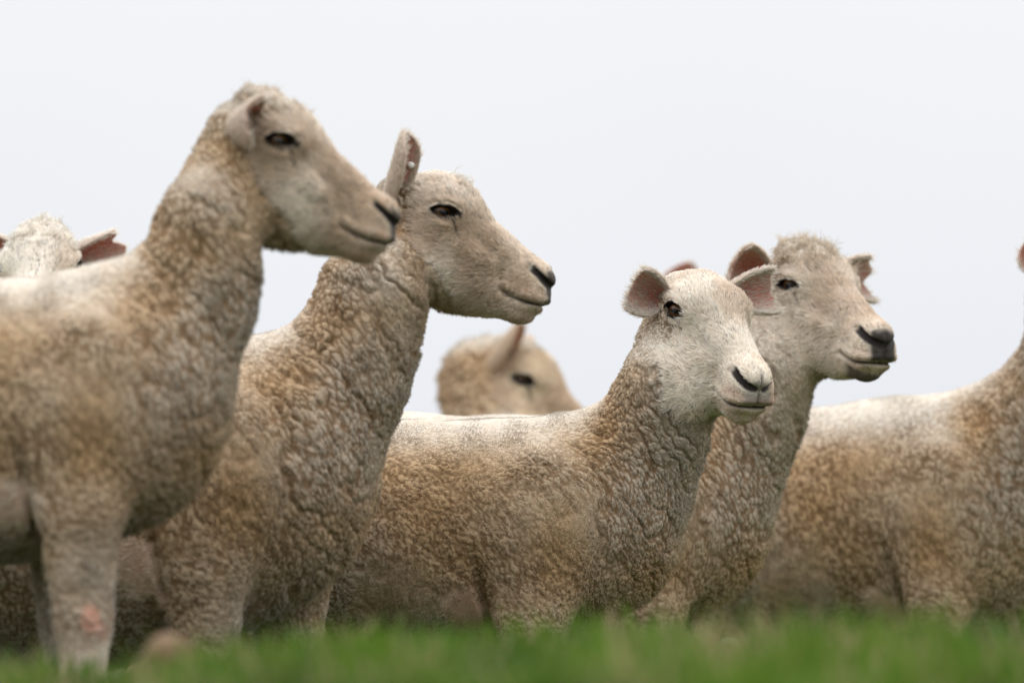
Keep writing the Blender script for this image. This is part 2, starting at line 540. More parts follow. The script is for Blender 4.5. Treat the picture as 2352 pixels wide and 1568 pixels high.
def make_sheep(P):
    rng = np.random.default_rng(P['seed'])
    th = R(P.get('heading', 0))
    ch, sh = math.cos(th), math.sin(th)
    fwd = np.array([ch, sh, 0]); lef = np.array([-sh, ch, 0])
    # anchor pixel on the sheep's middle plane gives its place; the ground gives its height
    u0, v0 = P['anchor']
    r0 = ray(u0, v0)
    base = CAM + r0 * (P['depth'] / r0[1])
    base = np.array([base[0], base[1], float(terrain(base[0], base[1]))])
    def L(u, v, c=0.0):
        """pixel -> (forward, up) on the plane at lateral offset c"""
        r = ray(u, v)
        o = CAM - base - lef * c
        t = -(o @ lef) / (r @ lef)
        q = CAM + r * t - base
        return np.array([q @ fwd, c, q[2]])
    RW = np.stack([fwd, lef, [0, 0, 1]], 1)      # local -> world
    def to_local(pw):
        return RW.T @ (np.asarray(pw) - base)
    # head
    HM = head_matrix(R(P['head_yaw']), R(P['head_pitch']), R(P.get('head_roll', 0)))
    ue, ve = P['eye']
    re_ = ray(ue, ve)
    if 'head_depth' in P:
        ew = CAM + re_ * (P['head_depth'] / re_[1])
    else:
        ew = CAM + re_ * (P['depth'] / re_[1])
    side = P.get('eye_side', -1)
    hs = P.get('head_scale', 1.0)
    if side:
        ho = ew - HM @ (np.array([0.002, side * 0.058, 0.0]) * hs)
    else:
        ho = ew
    ho = to_local(ho)
    HR = (RW.T @ HM)                             # head -> local
    HRt = np.asarray(HR, F32)
    def to_head(p):
        return ((p - np.asarray(ho, F32)) @ HRt) / F32(hs)
    def hp(x, y, z):
        return ho + HR @ (np.array([x, y, z]) * hs)
    H = dict(open=P.get('eye_open', .0085), brow=P.get('brow', 0.0), poll=P.get('poll', 0.0), poll_w=P.get('poll_w', .045))

    # torso and neck rings: (top pixel, bottom pixel, half width)
    if 'rings' in P:
        rings = []
        for (tu, tv, bu, bv, hw) in P['rings']:
            a, b = L(tu, tv), L(bu, bv)
            c = (a + b) / 2; r = np.linalg.norm(a - b) / 2
            rings.append((c, r, hw / r))
    else:
        rings = []
        for (a0, b0, a1, b1, hw) in GENERIC_RINGS:
            a, b = np.array([a0, 0, b0]), np.array([a1, 0, b1])
            rings.append(((a + b) / 2, np.linalg.norm(a - b) / 2, hw / (np.linalg.norm(a - b) / 2)))
    neck = []
    for (cu, cv, rp, c, s) in P.get('neck', []):
        q = L(cu, cv, c)
        mpp = K * P['depth']
        neck.append((q, rp * mpp, s))
    for (a, c, b, r, s) in P.get('neck_m', []):
        neck.append((np.array([a, c, b]), r, s))
    nk_end = (hp(*P.get('occiput', (-.042, 0, -.062))), P.get('occ_r', .062) * hs, .9)
    legs = P['legs']
    lw = P.get('leg_w', 1.0)
    leg_chains = []
    for (la, lc, lean) in legs['front']:
        leg_chains.append(('f', la, lc, lean))
    for (la, lc, lean) in legs['hind']:
        leg_chains.append(('h', la, lc, lean))
    def build_prims():
        """groups of primitives with bounding boxes: (primitives, blend inside the group, blend with the rest)"""
        G = []
        def cn(c0, c1, r0_, r1_, s0, s1, k):
            c0 = np.asarray(c0, float); c1 = np.asarray(c1, float)
            r = max(r0_, r1_) * np.array([1, max(1, s0, s1), 1])
            return (lambda p: cone(p, c0, c1, r0_, r1_, (s0, s1)), np.minimum(c0, c1) - r, np.maximum(c0, c1) + r, k)
        tor = [cn(rings[i][0], rings[i + 1][0], rings[i][1], rings[i + 1][1], rings[i][2], rings[i + 1][2], .03) for i in range(len(rings) - 1)]
        for (c, r, k) in P['_blobs']:
            c = np.asarray(c, float); rr = np.asarray(r, float)
            tor.append((lambda p, c=c, rr=rr: ell(p, c, rr), c - rr, c + rr, k))
        G.append((tor, 0))
        nk = neck + [nk_end]
        G.append(([cn(nk[i][0], nk[i + 1][0], nk[i][1], nk[i + 1][1], nk[i][2], nk[i + 1][2], .022) for i in range(len(nk) - 1)], .045))
        for (kind, la, lc, lean) in leg_chains:
            if kind == 'f':
                pts = [(la - .015, lc * .80, .46, .085 * lw, .55), (la, lc, .345, .060 * lw, .75), (la + .010 + lean, lc, .20, .040 * lw, .9),
                       (la + .010 + lean * 1.6, lc, .085, .024, 1), (la + .02 + lean * 1.7, lc, .055, .027, 1), (la + .03 + lean * 1.8, lc, .018, .030, 1)]
            else:
                pts = [(la + .06, lc * .75, .46, .110, .6), (la + .09, lc * .95, .36, .080, .7), (la - .03, lc, .235, .036, .9),
                       (la + .0, lc, .085, .023, 1), (la + .012, lc, .055, .026, 1), (la + .025, lc, .018, .030, 1)]
            G.append(([cn(pts[i][:3], pts[i + 1][:3], pts[i][3], pts[i + 1][3], pts[i][4], pts[i + 1][4], .015) for i in range(len(pts) - 1)], .022))
        hc_ = np.array([hp(x, y, z) for x in (-.13, .215) for y in (-.085, .085) for z in (-.15, .085)])
        G.append(([(lambda p: head_sdf(to_head(p), H) * F32(hs), hc_.min(0), hc_.max(0), .02)], .022))
        return G
    def sdf(p):
        if len(p) == 0:
            return np.zeros(0, F32)
        G = P['_prims']
        out_ = np.full(len(p), 1.0, F32)
        key = np.floor((p - p.min(0)) / .11).astype(np.int64)
        key = (key[:, 0] * 1024 + key[:, 1]) * 1024 + key[:, 2]
        order = np.argsort(key, kind='stable')
        ks = key[order]
        cuts = np.nonzero(np.diff(ks))[0] + 1
        for ii in np.split(order, cuts):
            q = p[ii]
            lo_, hi_ = q.min(0) - .075, q.max(0) + .075
            d = None
            for (pr, kg) in G:
                dg = None
                for (fn, b0, b1, k) in pr:
                    if (b0 > hi_).any() or (b1 < lo_).any():
                        continue
                    dd = fn(q)
                    dg = dd if dg is None else smin(dg, dd, k)
                if dg is None:
                    continue
                d = dg if d is None else smin(d, dg, kg or .03)
            if d is not None:
                for (la, lc, lean) in legs['front']:
                    ca = q[:, 0] - (la - .066 - .25 * (q[:, 2] - .36))
                    d = d + .011 * np.exp(-(ca / .0085) ** 2) * smooth(.28, .32, q[:, 2]) * smooth(.47, .40, q[:, 2]) * smooth(.06, .09, q[:, 1] * np.sign(lc))
                out_[ii] = d
            else:
                out_[ii] = .075
        return out_
    P['_blobs'] = []
    for (kind, *a) in P.get('blobs', []):
        if kind == 'px':
            (cu, cv, c, rx, ry, rz, s) = a
            q = L(cu, cv, c)
            P['_blobs'].append((q, (rx, ry, rz), s))
        else:
            (qa, qc, qb, rx, ry, rz, s) = a
            P['_blobs'].append(((qa, qc, qb), (rx, ry, rz), s))
    for (la, lc, lean) in legs['front']:             # shoulder blades
        P['_blobs'].append(((la + .012, lc * .96, .465), (.080, .040, .135), .055))

    P['_prims'] = build_prims()
    # grid: fine round the head
    coarse, fine = P['voxel']
    allc = np.array([r[0] for r in rings] + [n[0] for n in neck])
    allr = np.array([r[1] for r in rings] + [n[1] for n in neck])
    hb = np.array([hp(x, y, z) for x in (-.11, .205) for y in (-.07, .07) for z in (-.14, .06)])
    lo = np.minimum((allc - allr[:, None]).min(0), hb.min(0)) - .05
    hi = np.maximum((allc + allr[:, None]).max(0), hb.max(0)) + .05
    lo[2] = -.02
    lo[1] = min(-.24, hb.min(0)[1] - .04); hi[1] = max(.24, hb.max(0)[1] + .04)
    h0 = hb.min(0) - .002; h1 = hb.max(0) + .002
    ax = [axis_grid(lo[i], hi[i], h0[i], h1[i], coarse, fine, P.get('xlim') if i == 0 else None) for i in range(3)]
    V, Q = surface_nets(sdf, *ax)
    N, val = gradient(sdf, V)
    V = V - N * np.clip(val, -.003, .003)[:, None]
    N, _ = gradient(sdf, V)
    # keep the connected shell only where it belongs; masks in head space
    ph = to_head(V)
    nz1 = vnoise(V, 45, 3) - .5
    nz2 = vnoise(V, 14, 5) - .5
    nz3 = vnoise(V, 5, 7) - .5
    nz4 = vnoise(V, 130, 9) - .5
    x, y, z = ph[:, 0], ph[:, 1], ph[:, 2]
    ay = np.abs(y)
    xb = P.get('wool_fwd', 0.0) * smooth(.02, -.02, z) + np.where(z < 0, -.040 - .70 * z + 1.7 * np.maximum(-.062 - z, 0), -.040 + P.get('poll_fwd', 0.2) * z)
    fm = smooth(-.010, .012, x - xb + nz2 * .045 + nz1 * .02 + nz4 * .012) * (np.abs(x) < .26) * (ay < .1) * (z > -.17) * (z < .085)
    wool = 1 - fm
    leg = smooth(.20, .13, V[:, 2])
    wool = wool * (1 - leg)
    # bare skin in the armpit behind the front leg
    pink = np.zeros(len(V), F32)
    for (la, lc, lean) in legs['front']:
        q = V - np.array([la - P.get('pit_back', .095), lc * 1.15, P.get('pit_up', .355)], F32)
        rr = np.sqrt(((q[:, 0] + .3 * q[:, 2]) / .040) ** 2 + (q[:, 1] / .08) ** 2 + (q[:, 2] / .050) ** 2)
        pink = np.maximum(pink, smooth(1.25, .45, rr + nz1 * .7 + nz4 * .4))
    wool = wool * (1 - pink)
    # dark pigment round eyes, nose and mouth
    pa = ph.copy(); pa[:, 1] = ay
    u_, v_, n_, e_ = eye_q(pa, H['open'])
    near = (np.abs(n_) < .03)
    eyed = smooth(.0070, .0022, e_ + nz4 * .005) * near
    tq = np.clip((x - .014) / .034, 0, 1)
    tear = smooth(.009, .016, x) * smooth(.048, .034, x) * np.exp(-((z - (.006 - .028 * tq)) / .0034) ** 2) * (ay > .015)
    mz = mouth_z(x)
    mouth = smooth(.128, .160, x) * np.exp(-((z - mz + .001) / .0036) ** 2) * (.55 + .45 * smooth(.15, .19, x)) * (x < .23)
    t = np.clip((x - .160) / .038, 0, 1)
    nyz = np.sqrt((z - (.001 - .009 * t)) ** 2 + (0.5 * (ay - (.033 - .021 * t))) ** 2)
    nost = smooth(.152, .162, x) * smooth(.0080, .0046, nyz - P.get('nost_w', .002) * t + nz1 * .004)
    pad = smooth(P.get('pad_x', .183), P.get('pad_x', .183) + .008, x + nz1 * .008) * smooth(.030, .020, ay) * smooth(-.042, -.026, z + nz1 * .01) * smooth(.020, .008, z + nz1 * .012) * P.get('pad', .8)
    chin = P.get('chin', 0.0) * smooth(.150, .172, x + nz1 * .02) * smooth(-.054, -.060, z) * (z > -.11) * (x < .22)
    phil = smooth(.184, .190, x) * np.exp(-(y / .0035) ** 2) * smooth(-.046, -.040, z) * (x < .23)
    dark = np.clip(np.maximum.reduce([eyed, tear * .8, mouth * .95, nost, pad, chin, phil * .8]), 0, 1)
    lips = smooth(.160, .184, x + nz1 * .03) * smooth(-.012, -.026, z + nz1 * .015) * P.get('lips', .5)
    # fleece relief: locks split by cracks
    cell = P.get('cell', .0080)
    warp = np.stack([vnoise(V, 22, 21), vnoise(V, 22, 22), vnoise(V, 22, 23)], 1) - .5
    warp += 0.5 * (np.stack([vnoise(V, 70, 31), vnoise(V, 70, 32), vnoise(V, 70, 33)], 1) - .5)
    la0 = legs['front'][0][0]
    front = smooth(la0 + .05, la0 + .13, V[:, 0] + .5 * (V[:, 2] - .5))       # neck and chest
    low = smooth(.42, .34, V[:, 2]) * smooth(la0 - .085, la0 - .05, V[:, 0]) * smooth(la0 + .10, la0 + .06, V[:, 0])
    front = front * (1 - low)
    side_w = np.clip(1 - front - low, 0, 1)
    def turn(deg):
        a = R(deg)
        return np.array([[math.cos(a), 0, math.sin(a)], [0, 1, 0], [-math.sin(a), 0, math.cos(a)]], F32)
    FIELDS = [(turn(P.get('tilt', 32)), np.array((1, 1, P.get('len_front', .34)), F32), front),
              (turn(80), np.array((1, 1, .40), F32), low),
              (turn(P.get('tilt_side', 0)), np.array((1, 1, P.get('len_side', .38)), F32), side_w)]
    def cracks(p, wp, ws):
        """0 in a crack, 1 on a lock"""
        tot = np.zeros(len(p), F32)
        for fi, (M3, st, _) in enumerate(FIELDS):
            m = ws[fi] > .02
            if m.any():
                F1, F2, _c = voronoi(((p[m] + wp[m] * .011) @ M3.T) * st / cell, P['seed'] + 40 + fi)
                tot[m] += ws[fi][m] * smooth(.01, P.get('crack_w', .34), F2 - F1)
        sth = np.clip(.60 + 2.0 * (vnoise(p, 8, 17) - .38), .45, 1)       # some places deeply cracked, some smooth
        return 1 - (1 - tot) * sth
    gap = cracks(V, warp, [f[2] for f in FIELDS])
    ROT = FIELDS[0][0]
    back_ = smooth(.35, .85, N[:, 2])
    gap = gap * (1 - .5 * back_) + .5 * back_
    topside = smooth(0, 1, (N[:, 2] - .05 - .30 * front) / .70) * smooth(.58, .69, V[:, 2] + .03 * nz3 + .02 * nz2)      # light from above painted into the wool colour, locks lying closer along the back
    amp = P.get('amp', .0024) * (1 - .55 * topside) * (0.8 + 1.0 * nz2)
    big = ridged(V, warp, ROT, P)
    hcut = wool * (amp * (gap - 1) + .0018 * nz1 - P.get('fold', .0030) * (.6 + 1.2 * front) * big * (1 - topside))
    V2 = V + N * hcut[:, None] + N * ((1 - wool) * .0012 * nz4)[:, None]
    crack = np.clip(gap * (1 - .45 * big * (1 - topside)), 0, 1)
    # pigment
    n_l = len(V)
    tip = np.array(P.get('tip', (.60, .55, .49)), F32)
    deep = np.array(P.get('deep', (.20, .118, .058)), F32)
    gold = np.array(P.get('gold', (.62, .42, .22)), F32)
    face = np.array(P.get('face', (.72, .67, .615)), F32)
    grey = np.array((.44, .41, .37), F32)
    def mixc(a, b, f):
        return a + (b - a) * f[:, None]
    one = np.ones(n_l, F32)
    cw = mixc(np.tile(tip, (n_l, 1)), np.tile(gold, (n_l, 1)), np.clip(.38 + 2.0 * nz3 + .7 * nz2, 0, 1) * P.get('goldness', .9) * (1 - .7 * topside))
    toplight_cheek = np.maximum(topside * .85, P.get('cheek', .15) * smooth(.17, .08, np.linalg.norm(ph - np.array((-.01, 0, -.05), F32), axis=1)))  # painted toplight along the back, plus the pale wool of the cheek
    cw = mixc(cw, np.tile(np.array((.78, .76, .72), F32), (n_l, 1)), toplight_cheek)
    cw = mixc(cw, np.tile(grey, (n_l, 1)), np.clip(.9 * (vnoise(V, 9, 77) - .5) + .05, 0, .45))
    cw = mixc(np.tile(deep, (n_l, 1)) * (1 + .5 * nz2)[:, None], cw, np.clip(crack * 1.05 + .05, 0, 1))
    cf = mixc(np.tile(face, (n_l, 1)), np.tile(np.array((.50, .40, .31), F32), (n_l, 1)), np.clip(.12 + 1.6 * nz2 + .8 * nz3 + .5 * nz1, 0, .85))
    cf = mixc(cf, np.tile(np.array((.50, .36, .295), F32), (n_l, 1)), np.clip(lips * (.7 + 1.2 * nz1), 0, 1))
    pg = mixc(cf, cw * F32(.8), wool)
    pg = mixc(pg, np.tile(np.array((.54, .36, .30), F32), (n_l, 1)), np.clip(pink, 0, 1) * .8)
    if 'sore' in P:
        so = L(*P['sore'])
        rr = np.sqrt(((V[:, 0] - so[0]) / .022) ** 2 + ((V[:, 2] - so[2]) / .026) ** 2)
        pg = mixc(pg, np.tile(np.array((.62, .33, .27), F32), (n_l, 1)), smooth(1.1, .3, rr + nz1 * .9) * .8 * (V[:, 1] < 0))
    pg = mixc(pg, np.tile(np.array((.022, .018, .018), F32), (n_l, 1)), dark)
    hoof = smooth(.045, .035, V[:, 2])
    pg = mixc(pg, np.tile(np.array((.06, .05, .04), F32), (n_l, 1)), hoof)
    pg = np.clip(pg, .01, .95)

    root = bpy.data.objects.new('sheep', None)
    col.objects.link(root)
    root.empty_display_size = .1
    root.location = base
    root.rotation_euler = (0, 0, th)
    root['label'] = P['label']; root['category'] = 'sheep'; root['group'] = 'flock of shorn sheep on the hilltop'
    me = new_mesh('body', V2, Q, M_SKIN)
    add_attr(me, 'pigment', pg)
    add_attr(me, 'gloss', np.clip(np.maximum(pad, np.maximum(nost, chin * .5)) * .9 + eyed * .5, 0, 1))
    link('body', me, root)

    # eyes
    hm4 = Matrix.Identity(4)
    for sy in (1, -1):
        en = EN * np.array([1, sy, 1]); eu = EU * np.array([1, sy, 1]); ev = EV * np.array([1, sy, 1])
        c = EYE_C * np.array([1, sy, 1]) - en * P.get('eye_in', .0110)
        X = HR @ en; Yv = HR @ eu; Z = HR @ ev
        if sy < 0: Yv = -Yv
        o = link('eye', eye_mesh(), root)
        mt = Matrix.Identity(4)
        for i in range(3):
            mt[i][0], mt[i][1], mt[i][2] = X[i], Yv[i], Z[i]
        cc = hp(*c)
        for i in range(3): mt[i][3] = cc[i]
        o.matrix_local = mt @ Matrix.Scale(hs, 4)

    # ears
    hair_sets = []
    for e in P['ears']:
        bp = np.array(e.get('base', (-.062, .052, -.004))) * np.array([1, e['side'], 1])
        d = np.array(e['dir'], float) * np.array([1, e['side'], 1]); d /= np.linalg.norm(d)
        fc = np.array(e['face'], float) * np.array([1, e['side'], 1])
        fc -= d * (fc @ d); fc /= np.linalg.norm(fc)
        sd_ = np.cross(d, fc)
        EVt, EQ, EN_, inner, tt, ss = ear_mesh(e, rng)
        B3 = np.stack([d, sd_, fc], 1)
        loc = (B3 @ EVt.T).T + bp
        locL = (HR @ (loc * hs).T).T + ho
        nL = (HR @ (B3 @ EN_.T)).T
        em = new_mesh('ear', locL, EQ, M_EAR)
        pk = np.array((.38, .145, .115), F32); pk2 = np.array((.52, .34, .29), F32); fur = np.array(P.get('face', (.78, .73, .67)), F32) * .9
        depth_ = np.exp(-(tt / .5) ** 2) * (1 - .5 * ss)
        cin = mixc(np.tile(pk2, (len(tt), 1)), np.tile(pk, (len(tt), 1)), np.clip(depth_ * 1.1, 0, 1))
        cin = mixc(cin, np.tile(fur, (len(tt), 1)), smooth(.72, 1.0, np.abs(tt)))
        ce = mixc(np.tile(fur * np.array([.92, .84, .80], F32), (len(tt), 1)), cin, inner)
        add_attr(em, 'pigment', ce)
        eo = link('ear', em, root)
        hair_sets.append((locL.astype(F32), EQ, nL.astype(F32), inner, tt, ss, (HR @ d).astype(F32), fur))
        if e.get('tag'):
            s_, t_ = e['tag']
            cv = (RW.T @ (CAM - base)) - locL; cv /= np.linalg.norm(cv, axis=1, keepdims=True)
            i0 = np.argmin(np.abs(ss - s_) * 3 - (nL * cv).sum(1) + (inner < .5) * 9)
            tg = stud_mesh()
            to = link('ear_tag', tg, root)
            nn = Vector(nL[i0]).normalized()
            to.matrix_local = Matrix.Translation(Vector(locL[i0]) + nn * .003) @ nn.to_track_quat('Z', 'Y').to_matrix().to_4x4()
            to['label'] = 'small white ear tag stud'

    # ------------------------------------------------------------- hair
    camL = to_local(CAM).astype(F32)
    hn_w, hn_f = P['hairs']
    if hn_w + hn_f == 0:
        return root
    tri = np.concatenate([Q[:, [0, 1, 2]], Q[:, [0, 2, 3]]])
    A, Bv, Cv = V2[tri[:, 0]], V2[tri[:, 1]], V2[tri[:, 2]]
    area = np.linalg.norm(np.cross(Bv - A, Cv - A), axis=1) * .5
    tn = N[tri[:, 0]]
    tcn = A - camL
    fac = -(tn * tcn).sum(1) / np.linalg.norm(tcn, axis=1)
    wt = area * (fac > -.45) * (V2[tri[:, 0], 2] > .05)
    # skip what lies outside the view by far
    wpos = (RW @ A.T).T + base
    dpt = np.maximum(wpos[:, 1], 1)
    inview = (np.abs(wpos[:, 0] / dpt) < .118) 
    wt = wt * np.where(inview, 1, .10)
    wtri = wool[tri].mean(1)
    nod = 1 - np.clip(dark[tri].mean(1) * 1.6, 0, 1)
    def sample(prob, n):
        cdf = np.cumsum(prob); cdf /= cdf[-1]
        ti = np.searchsorted(cdf, rng.random(n)).clip(0, len(prob) - 1)
        r1 = np.sqrt(rng.random(n)).astype(F32); r2 = rng.random(n).astype(F32)
        bc = np.stack([1 - r1, r1 * (1 - r2), r1 * r2], 1)
        tv = tri[ti]
        g = lambda a: (a[tv] * (bc[:, :, None] if a.ndim == 2 else bc)).sum(1)
        return g(V2), g(N), g
    CURV, RADS, TINT = [], [], []
    # wool: hairs gathered into locks
    pr = wt * wtri ** 2
    if hn_w and pr.sum() > 0:
        p0, nn, g = sample(pr, hn_w)
        wp = g(warp.astype(F32))
        gp = cracks(p0, wp, [g(f[2].astype(F32)) for f in FIELDS])
        bk_ = g(back_.astype(F32)); fo_ = g(big.astype(F32))
        gp = gp * (1 - .5 * bk_) + .5 * bk_
        gp = np.clip(gp * (1 - .5 * fo_ * (1 - bk_)), 0, 1)
        kp = rng.random(hn_w) < .02 + .98 * gp ** 1.6
        p0, nn, gp, wp = p0[kp], nn[kp], gp[kp], wp[kp]
        n_all, hn_w = hn_w, int(kp.sum())
        ln = (P.get('wool_len', .0040) * (.7 + .6 * rng.random(hn_w))).astype(F32)
        lean_ = np.stack([vnoise(p0, 30, 51), vnoise(p0, 30, 52), vnoise(p0, 30, 53)], 1) - .5
        lean_[:, 2] -= .35
        jit = (rng.random((hn_w, 3)) - .5).astype(F32)
        ph_ = rng.random(hn_w).astype(F32) * 6.28
        t1 = np.cross(nn, np.array([0.3, .2, .93], F32)); t1 /= np.linalg.norm(t1, axis=1, keepdims=True) + 1e-6
        t2 = np.cross(nn, t1)
        pts = []
        npt = 4
        ln = ln * (.55 + .45 * gp)
        for k in range(npt):
            s = k / (npt - 1)
            q = p0 - nn * .0012 + nn * (ln * s * (1 - .25 * s))[:, None] + (lean_ * 1.1 + jit * .5) * (ln * s ** 1.3)[:, None]
            cu = .0006 * s
            q = q + t1 * (np.cos(ph_ + s * 5) * cu)[:, None] + t2 * (np.sin(ph_ + s * 5) * cu)[:, None]
            pts.append(q)
        CURV.append(np.stack(pts, 1))
        rw = P.get('wool_rad', .00046)
        RADS.append(np.tile(np.array([1.0, 1.0, .85, .35], F32) * rw, (hn_w, 1)))
        ct = g(cw_tip(V, tip, gold, nz3, nz2, P, topside, toplight_cheek).astype(F32))[kp]
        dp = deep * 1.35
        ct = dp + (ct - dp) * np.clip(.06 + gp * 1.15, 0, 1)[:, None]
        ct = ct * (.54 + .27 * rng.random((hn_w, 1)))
        TINT.append(ct)
    # short face and leg hair, combed back from the nose
    pr = wt * (1 - wtri) * nod * (1 - .75 * pink[tri].mean(1))
    inh = (np.abs(ph[tri[:, 0], 0] - .05) < .3) & (np.linalg.norm(ph[tri[:, 0]], axis=1) < .35)
    pr = pr * np.where(inh, 1, .25)
    if hn_f and pr.sum() > 0:
        p0, nn, g = sample(pr, hn_f)
        hx = HRt[:, 0]; hz = HRt[:, 2]
        qh = to_head(p0)
        flow = -hx[None, :] * 1.0 - hz[None, :] * (smooth(.0, -.05, qh[:, 2]) * .8)[:, None] + hz[None, :] * (smooth(.0, .02, qh[:, 2]) * .15 * smooth(.10, -.03, qh[:, 0]))[:, None]
        wv = np.stack([vnoise(p0, 55, 61), vnoise(p0, 55, 62), vnoise(p0, 55, 63)], 1) - .5
        flow = flow + wv * 1.1
        legm = g(leg.astype(F32))
        flow = flow * (1 - legm)[:, None] + np.array([0, 0, -1], F32) * legm[:, None]
        flow -= nn * (flow * nn).sum(1, keepdims=True)
        flow /= np.linalg.norm(flow, axis=1, keepdims=True) + 1e-6
        ln = (P.get('face_len', .0095) * (.55 + .8 * rng.random(hn_f)) * (1 - .45 * smooth(.12, .18, qh[:, 0]))).astype(F32)
        jit = (rng.random((hn_f, 3)) - .5).astype(F32)
        lift = .24 + .22 * rng.random(hn_f).astype(F32)
        pts = []
        npt = 4
        for k in range(npt):
            s = k / (npt - 1)
            pts.append(p0 - nn * .0004 + flow * (ln * s)[:, None] + nn * (ln * lift * (s - .42 * s * s))[:, None] + jit * (ln * .40 * s * s)[:, None])
        CURV.append(np.stack(pts, 1))
        RADS.append(np.tile(np.array([1.0, .95, .75, .25], F32) * P.get('face_rad', .00038), (hn_f, 1)))
        cfh = g(mixc(cf, np.tile(np.array((.10, .09, .085), F32), (n_l, 1)), np.clip(dark, 0, 1)).astype(F32))
        sp = rng.random(hn_f)
        cfh = cfh * (.95 + .48 * rng.random((hn_f, 1)))
        dk = (sp < P.get('fleck', .06)) & (vnoise(p0, 60, 88) > .45)
        cfh[dk] *= .25
        TINT.append(cfh)
    # longer curly strands on the poll
    if 'tuft' in P:
        nt_h, tl, x0_, x1_, tcol = P['tuft']
        cnd = smooth(x0_ - .015, x0_ + .005, ph[:, 0]) * smooth(x1_ + .015, x1_ - .005, ph[:, 0]) * (ph[:, 2] > .018) * (np.abs(ph[:, 1]) < .06)
        pr = area * cnd[tri].mean(1)
        p0, nn, g = sample(pr, nt_h)
        jit = (rng.random((nt_h, 3)) - .5).astype(F32)
        cl_ = np.stack([vnoise(p0, 90, 71), vnoise(p0, 90, 72), vnoise(p0, 90, 73)], 1) - .5
        ln = (tl * (.4 + .9 * rng.random(nt_h))).astype(F32)
        ph_ = (vnoise(p0, 120, 75) * 12 + rng.random(nt_h) * 1.5).astype(F32)
        t1 = np.cross(nn, np.array([0.3, .9, .1], F32)); t1 /= np.linalg.norm(t1, axis=1, keepdims=True) + 1e-6
        t2 = np.cross(nn, t1)
        pts = []
        for k in range(7):
            s = k / 6
            q = p0 + nn * (ln * s * (.55 - .35 * s))[:, None] + (cl_ * 2.6 + jit * .8) * (ln * s)[:, None]
            q = q + (t1 * np.cos(ph_ + s * 6)[:, None] + t2 * np.sin(ph_ + s * 6)[:, None]) * (ln * .22 * s)[:, None]
            pts.append(q)
        CURV.append(np.stack(pts, 1))
        RADS.append(np.tile(np.array([1, 1, .9, .8, .7, .5, .25], F32) * .00040, (nt_h, 1)))
        TINT.append(np.tile(np.array(tcol, F32), (nt_h, 1)) * (.55 + .6 * rng.random((nt_h, 1))))
    # ear fringe
    if hn_f:
        for (EVx, EQx, ENx, inn, tt, ss, dvec, fur) in hair_sets:
            tr2 = np.concatenate([EQx[:, [0, 1, 2]], EQx[:, [0, 2, 3]]])
            ar = np.linalg.norm(np.cross(EVx[tr2[:, 1]] - EVx[tr2[:, 0]], EVx[tr2[:, 2]] - EVx[tr2[:, 0]]), axis=1)
            edge = np.abs(tt)[tr2].mean(1)
            im = inn[tr2].mean(1)
            pr = ar * np.where(im > .5, .5 + 1.6 * smooth(.55, .95, edge), 1.0)
            n = max(hn_f // 12, 800)
            cdf = np.cumsum(pr); cdf /= cdf[-1]
            ti = np.searchsorted(cdf, rng.random(n)).clip(0, len(pr) - 1)
            r1 = np.sqrt(rng.random(n)).astype(F32); r2 = rng.random(n).astype(F32)
            bc = np.stack([1 - r1, r1 * (1 - r2), r1 * r2], 1)[:, :, None]
            p0 = (EVx[tr2[ti]] * bc).sum(1); nn = (ENx[tr2[ti]] * bc).sum(1)
            nn /= np.linalg.norm(nn, axis=1, keepdims=True) + 1e-6
            jit = (rng.random((n, 3)) - .5).astype(F32)
            fl = dvec[None, :] + jit * .9
            fl = fl - nn * (fl * nn).sum(1, keepdims=True) * .8
            ln = (.0075 * (.5 + .9 * rng.random(n))).astype(F32)
            pts = []
            for k in range(4):
                s = k / 3
                pts.append(p0 + fl * (ln * s)[:, None] + nn * (ln * .35 * s)[:, None] + jit * (ln * .3 * s * s)[:, None])
            CURV.append(np.stack(pts, 1))
            RADS.append(np.tile(np.array([1, .9, .7, .25], F32) * .00030, (n, 1)))
            TINT.append(np.tile(fur, (n, 1)) * (.8 + .4 * rng.random((n, 1))))
    sizes = np.concatenate([np.full(len(c), c.shape[1], np.int32) for c in CURV])
    hc = bpy.data.hair_curves.new('fleece')
    hc.add_curves(sizes.tolist())
    pos = np.concatenate([c.reshape(-1, 3) for c in CURV]).astype(F32)
    hc.attributes['position'].data.foreach_set('vector', pos.ravel())
    ra = hc.attributes.get('radius') or hc.attributes.new('radius', 'FLOAT', 'POINT')
    ra.data.foreach_set('value', np.concatenate([r.ravel() for r in RADS]).astype(F32))
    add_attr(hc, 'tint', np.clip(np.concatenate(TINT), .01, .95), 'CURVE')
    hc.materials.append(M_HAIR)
    link('fleece', hc, root)
    return root

def cw_tip(V, tip, gold, nz3, nz2, P, topside, toplight_cheek):
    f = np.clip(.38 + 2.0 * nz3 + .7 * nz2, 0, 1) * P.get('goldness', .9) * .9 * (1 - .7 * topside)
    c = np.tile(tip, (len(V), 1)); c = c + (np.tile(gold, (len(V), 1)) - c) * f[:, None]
    c = c + (np.array((.78, .76, .72), F32) - c) * toplight_cheek[:, None]
    gr = np.clip(.9 * (vnoise(V, 9, 77) - .5) + .05, 0, .45)
    c = c + (np.array((.44, .41, .37), F32) - c) * gr[:, None]
    return c * 1.06

def ridged(V, warp, ROT, P):
    """long skin wrinkles, mostly running across the neck and shoulder"""
    st = np.array(P.get('fold_scale', (42, 20, 11)), F32)
    q = ((V + warp * .03) @ ROT.T) * st
    n = vnoise(q, 1.0, 91)
    return np.clip(1 - np.abs(n - .5) * 9, 0, 1)

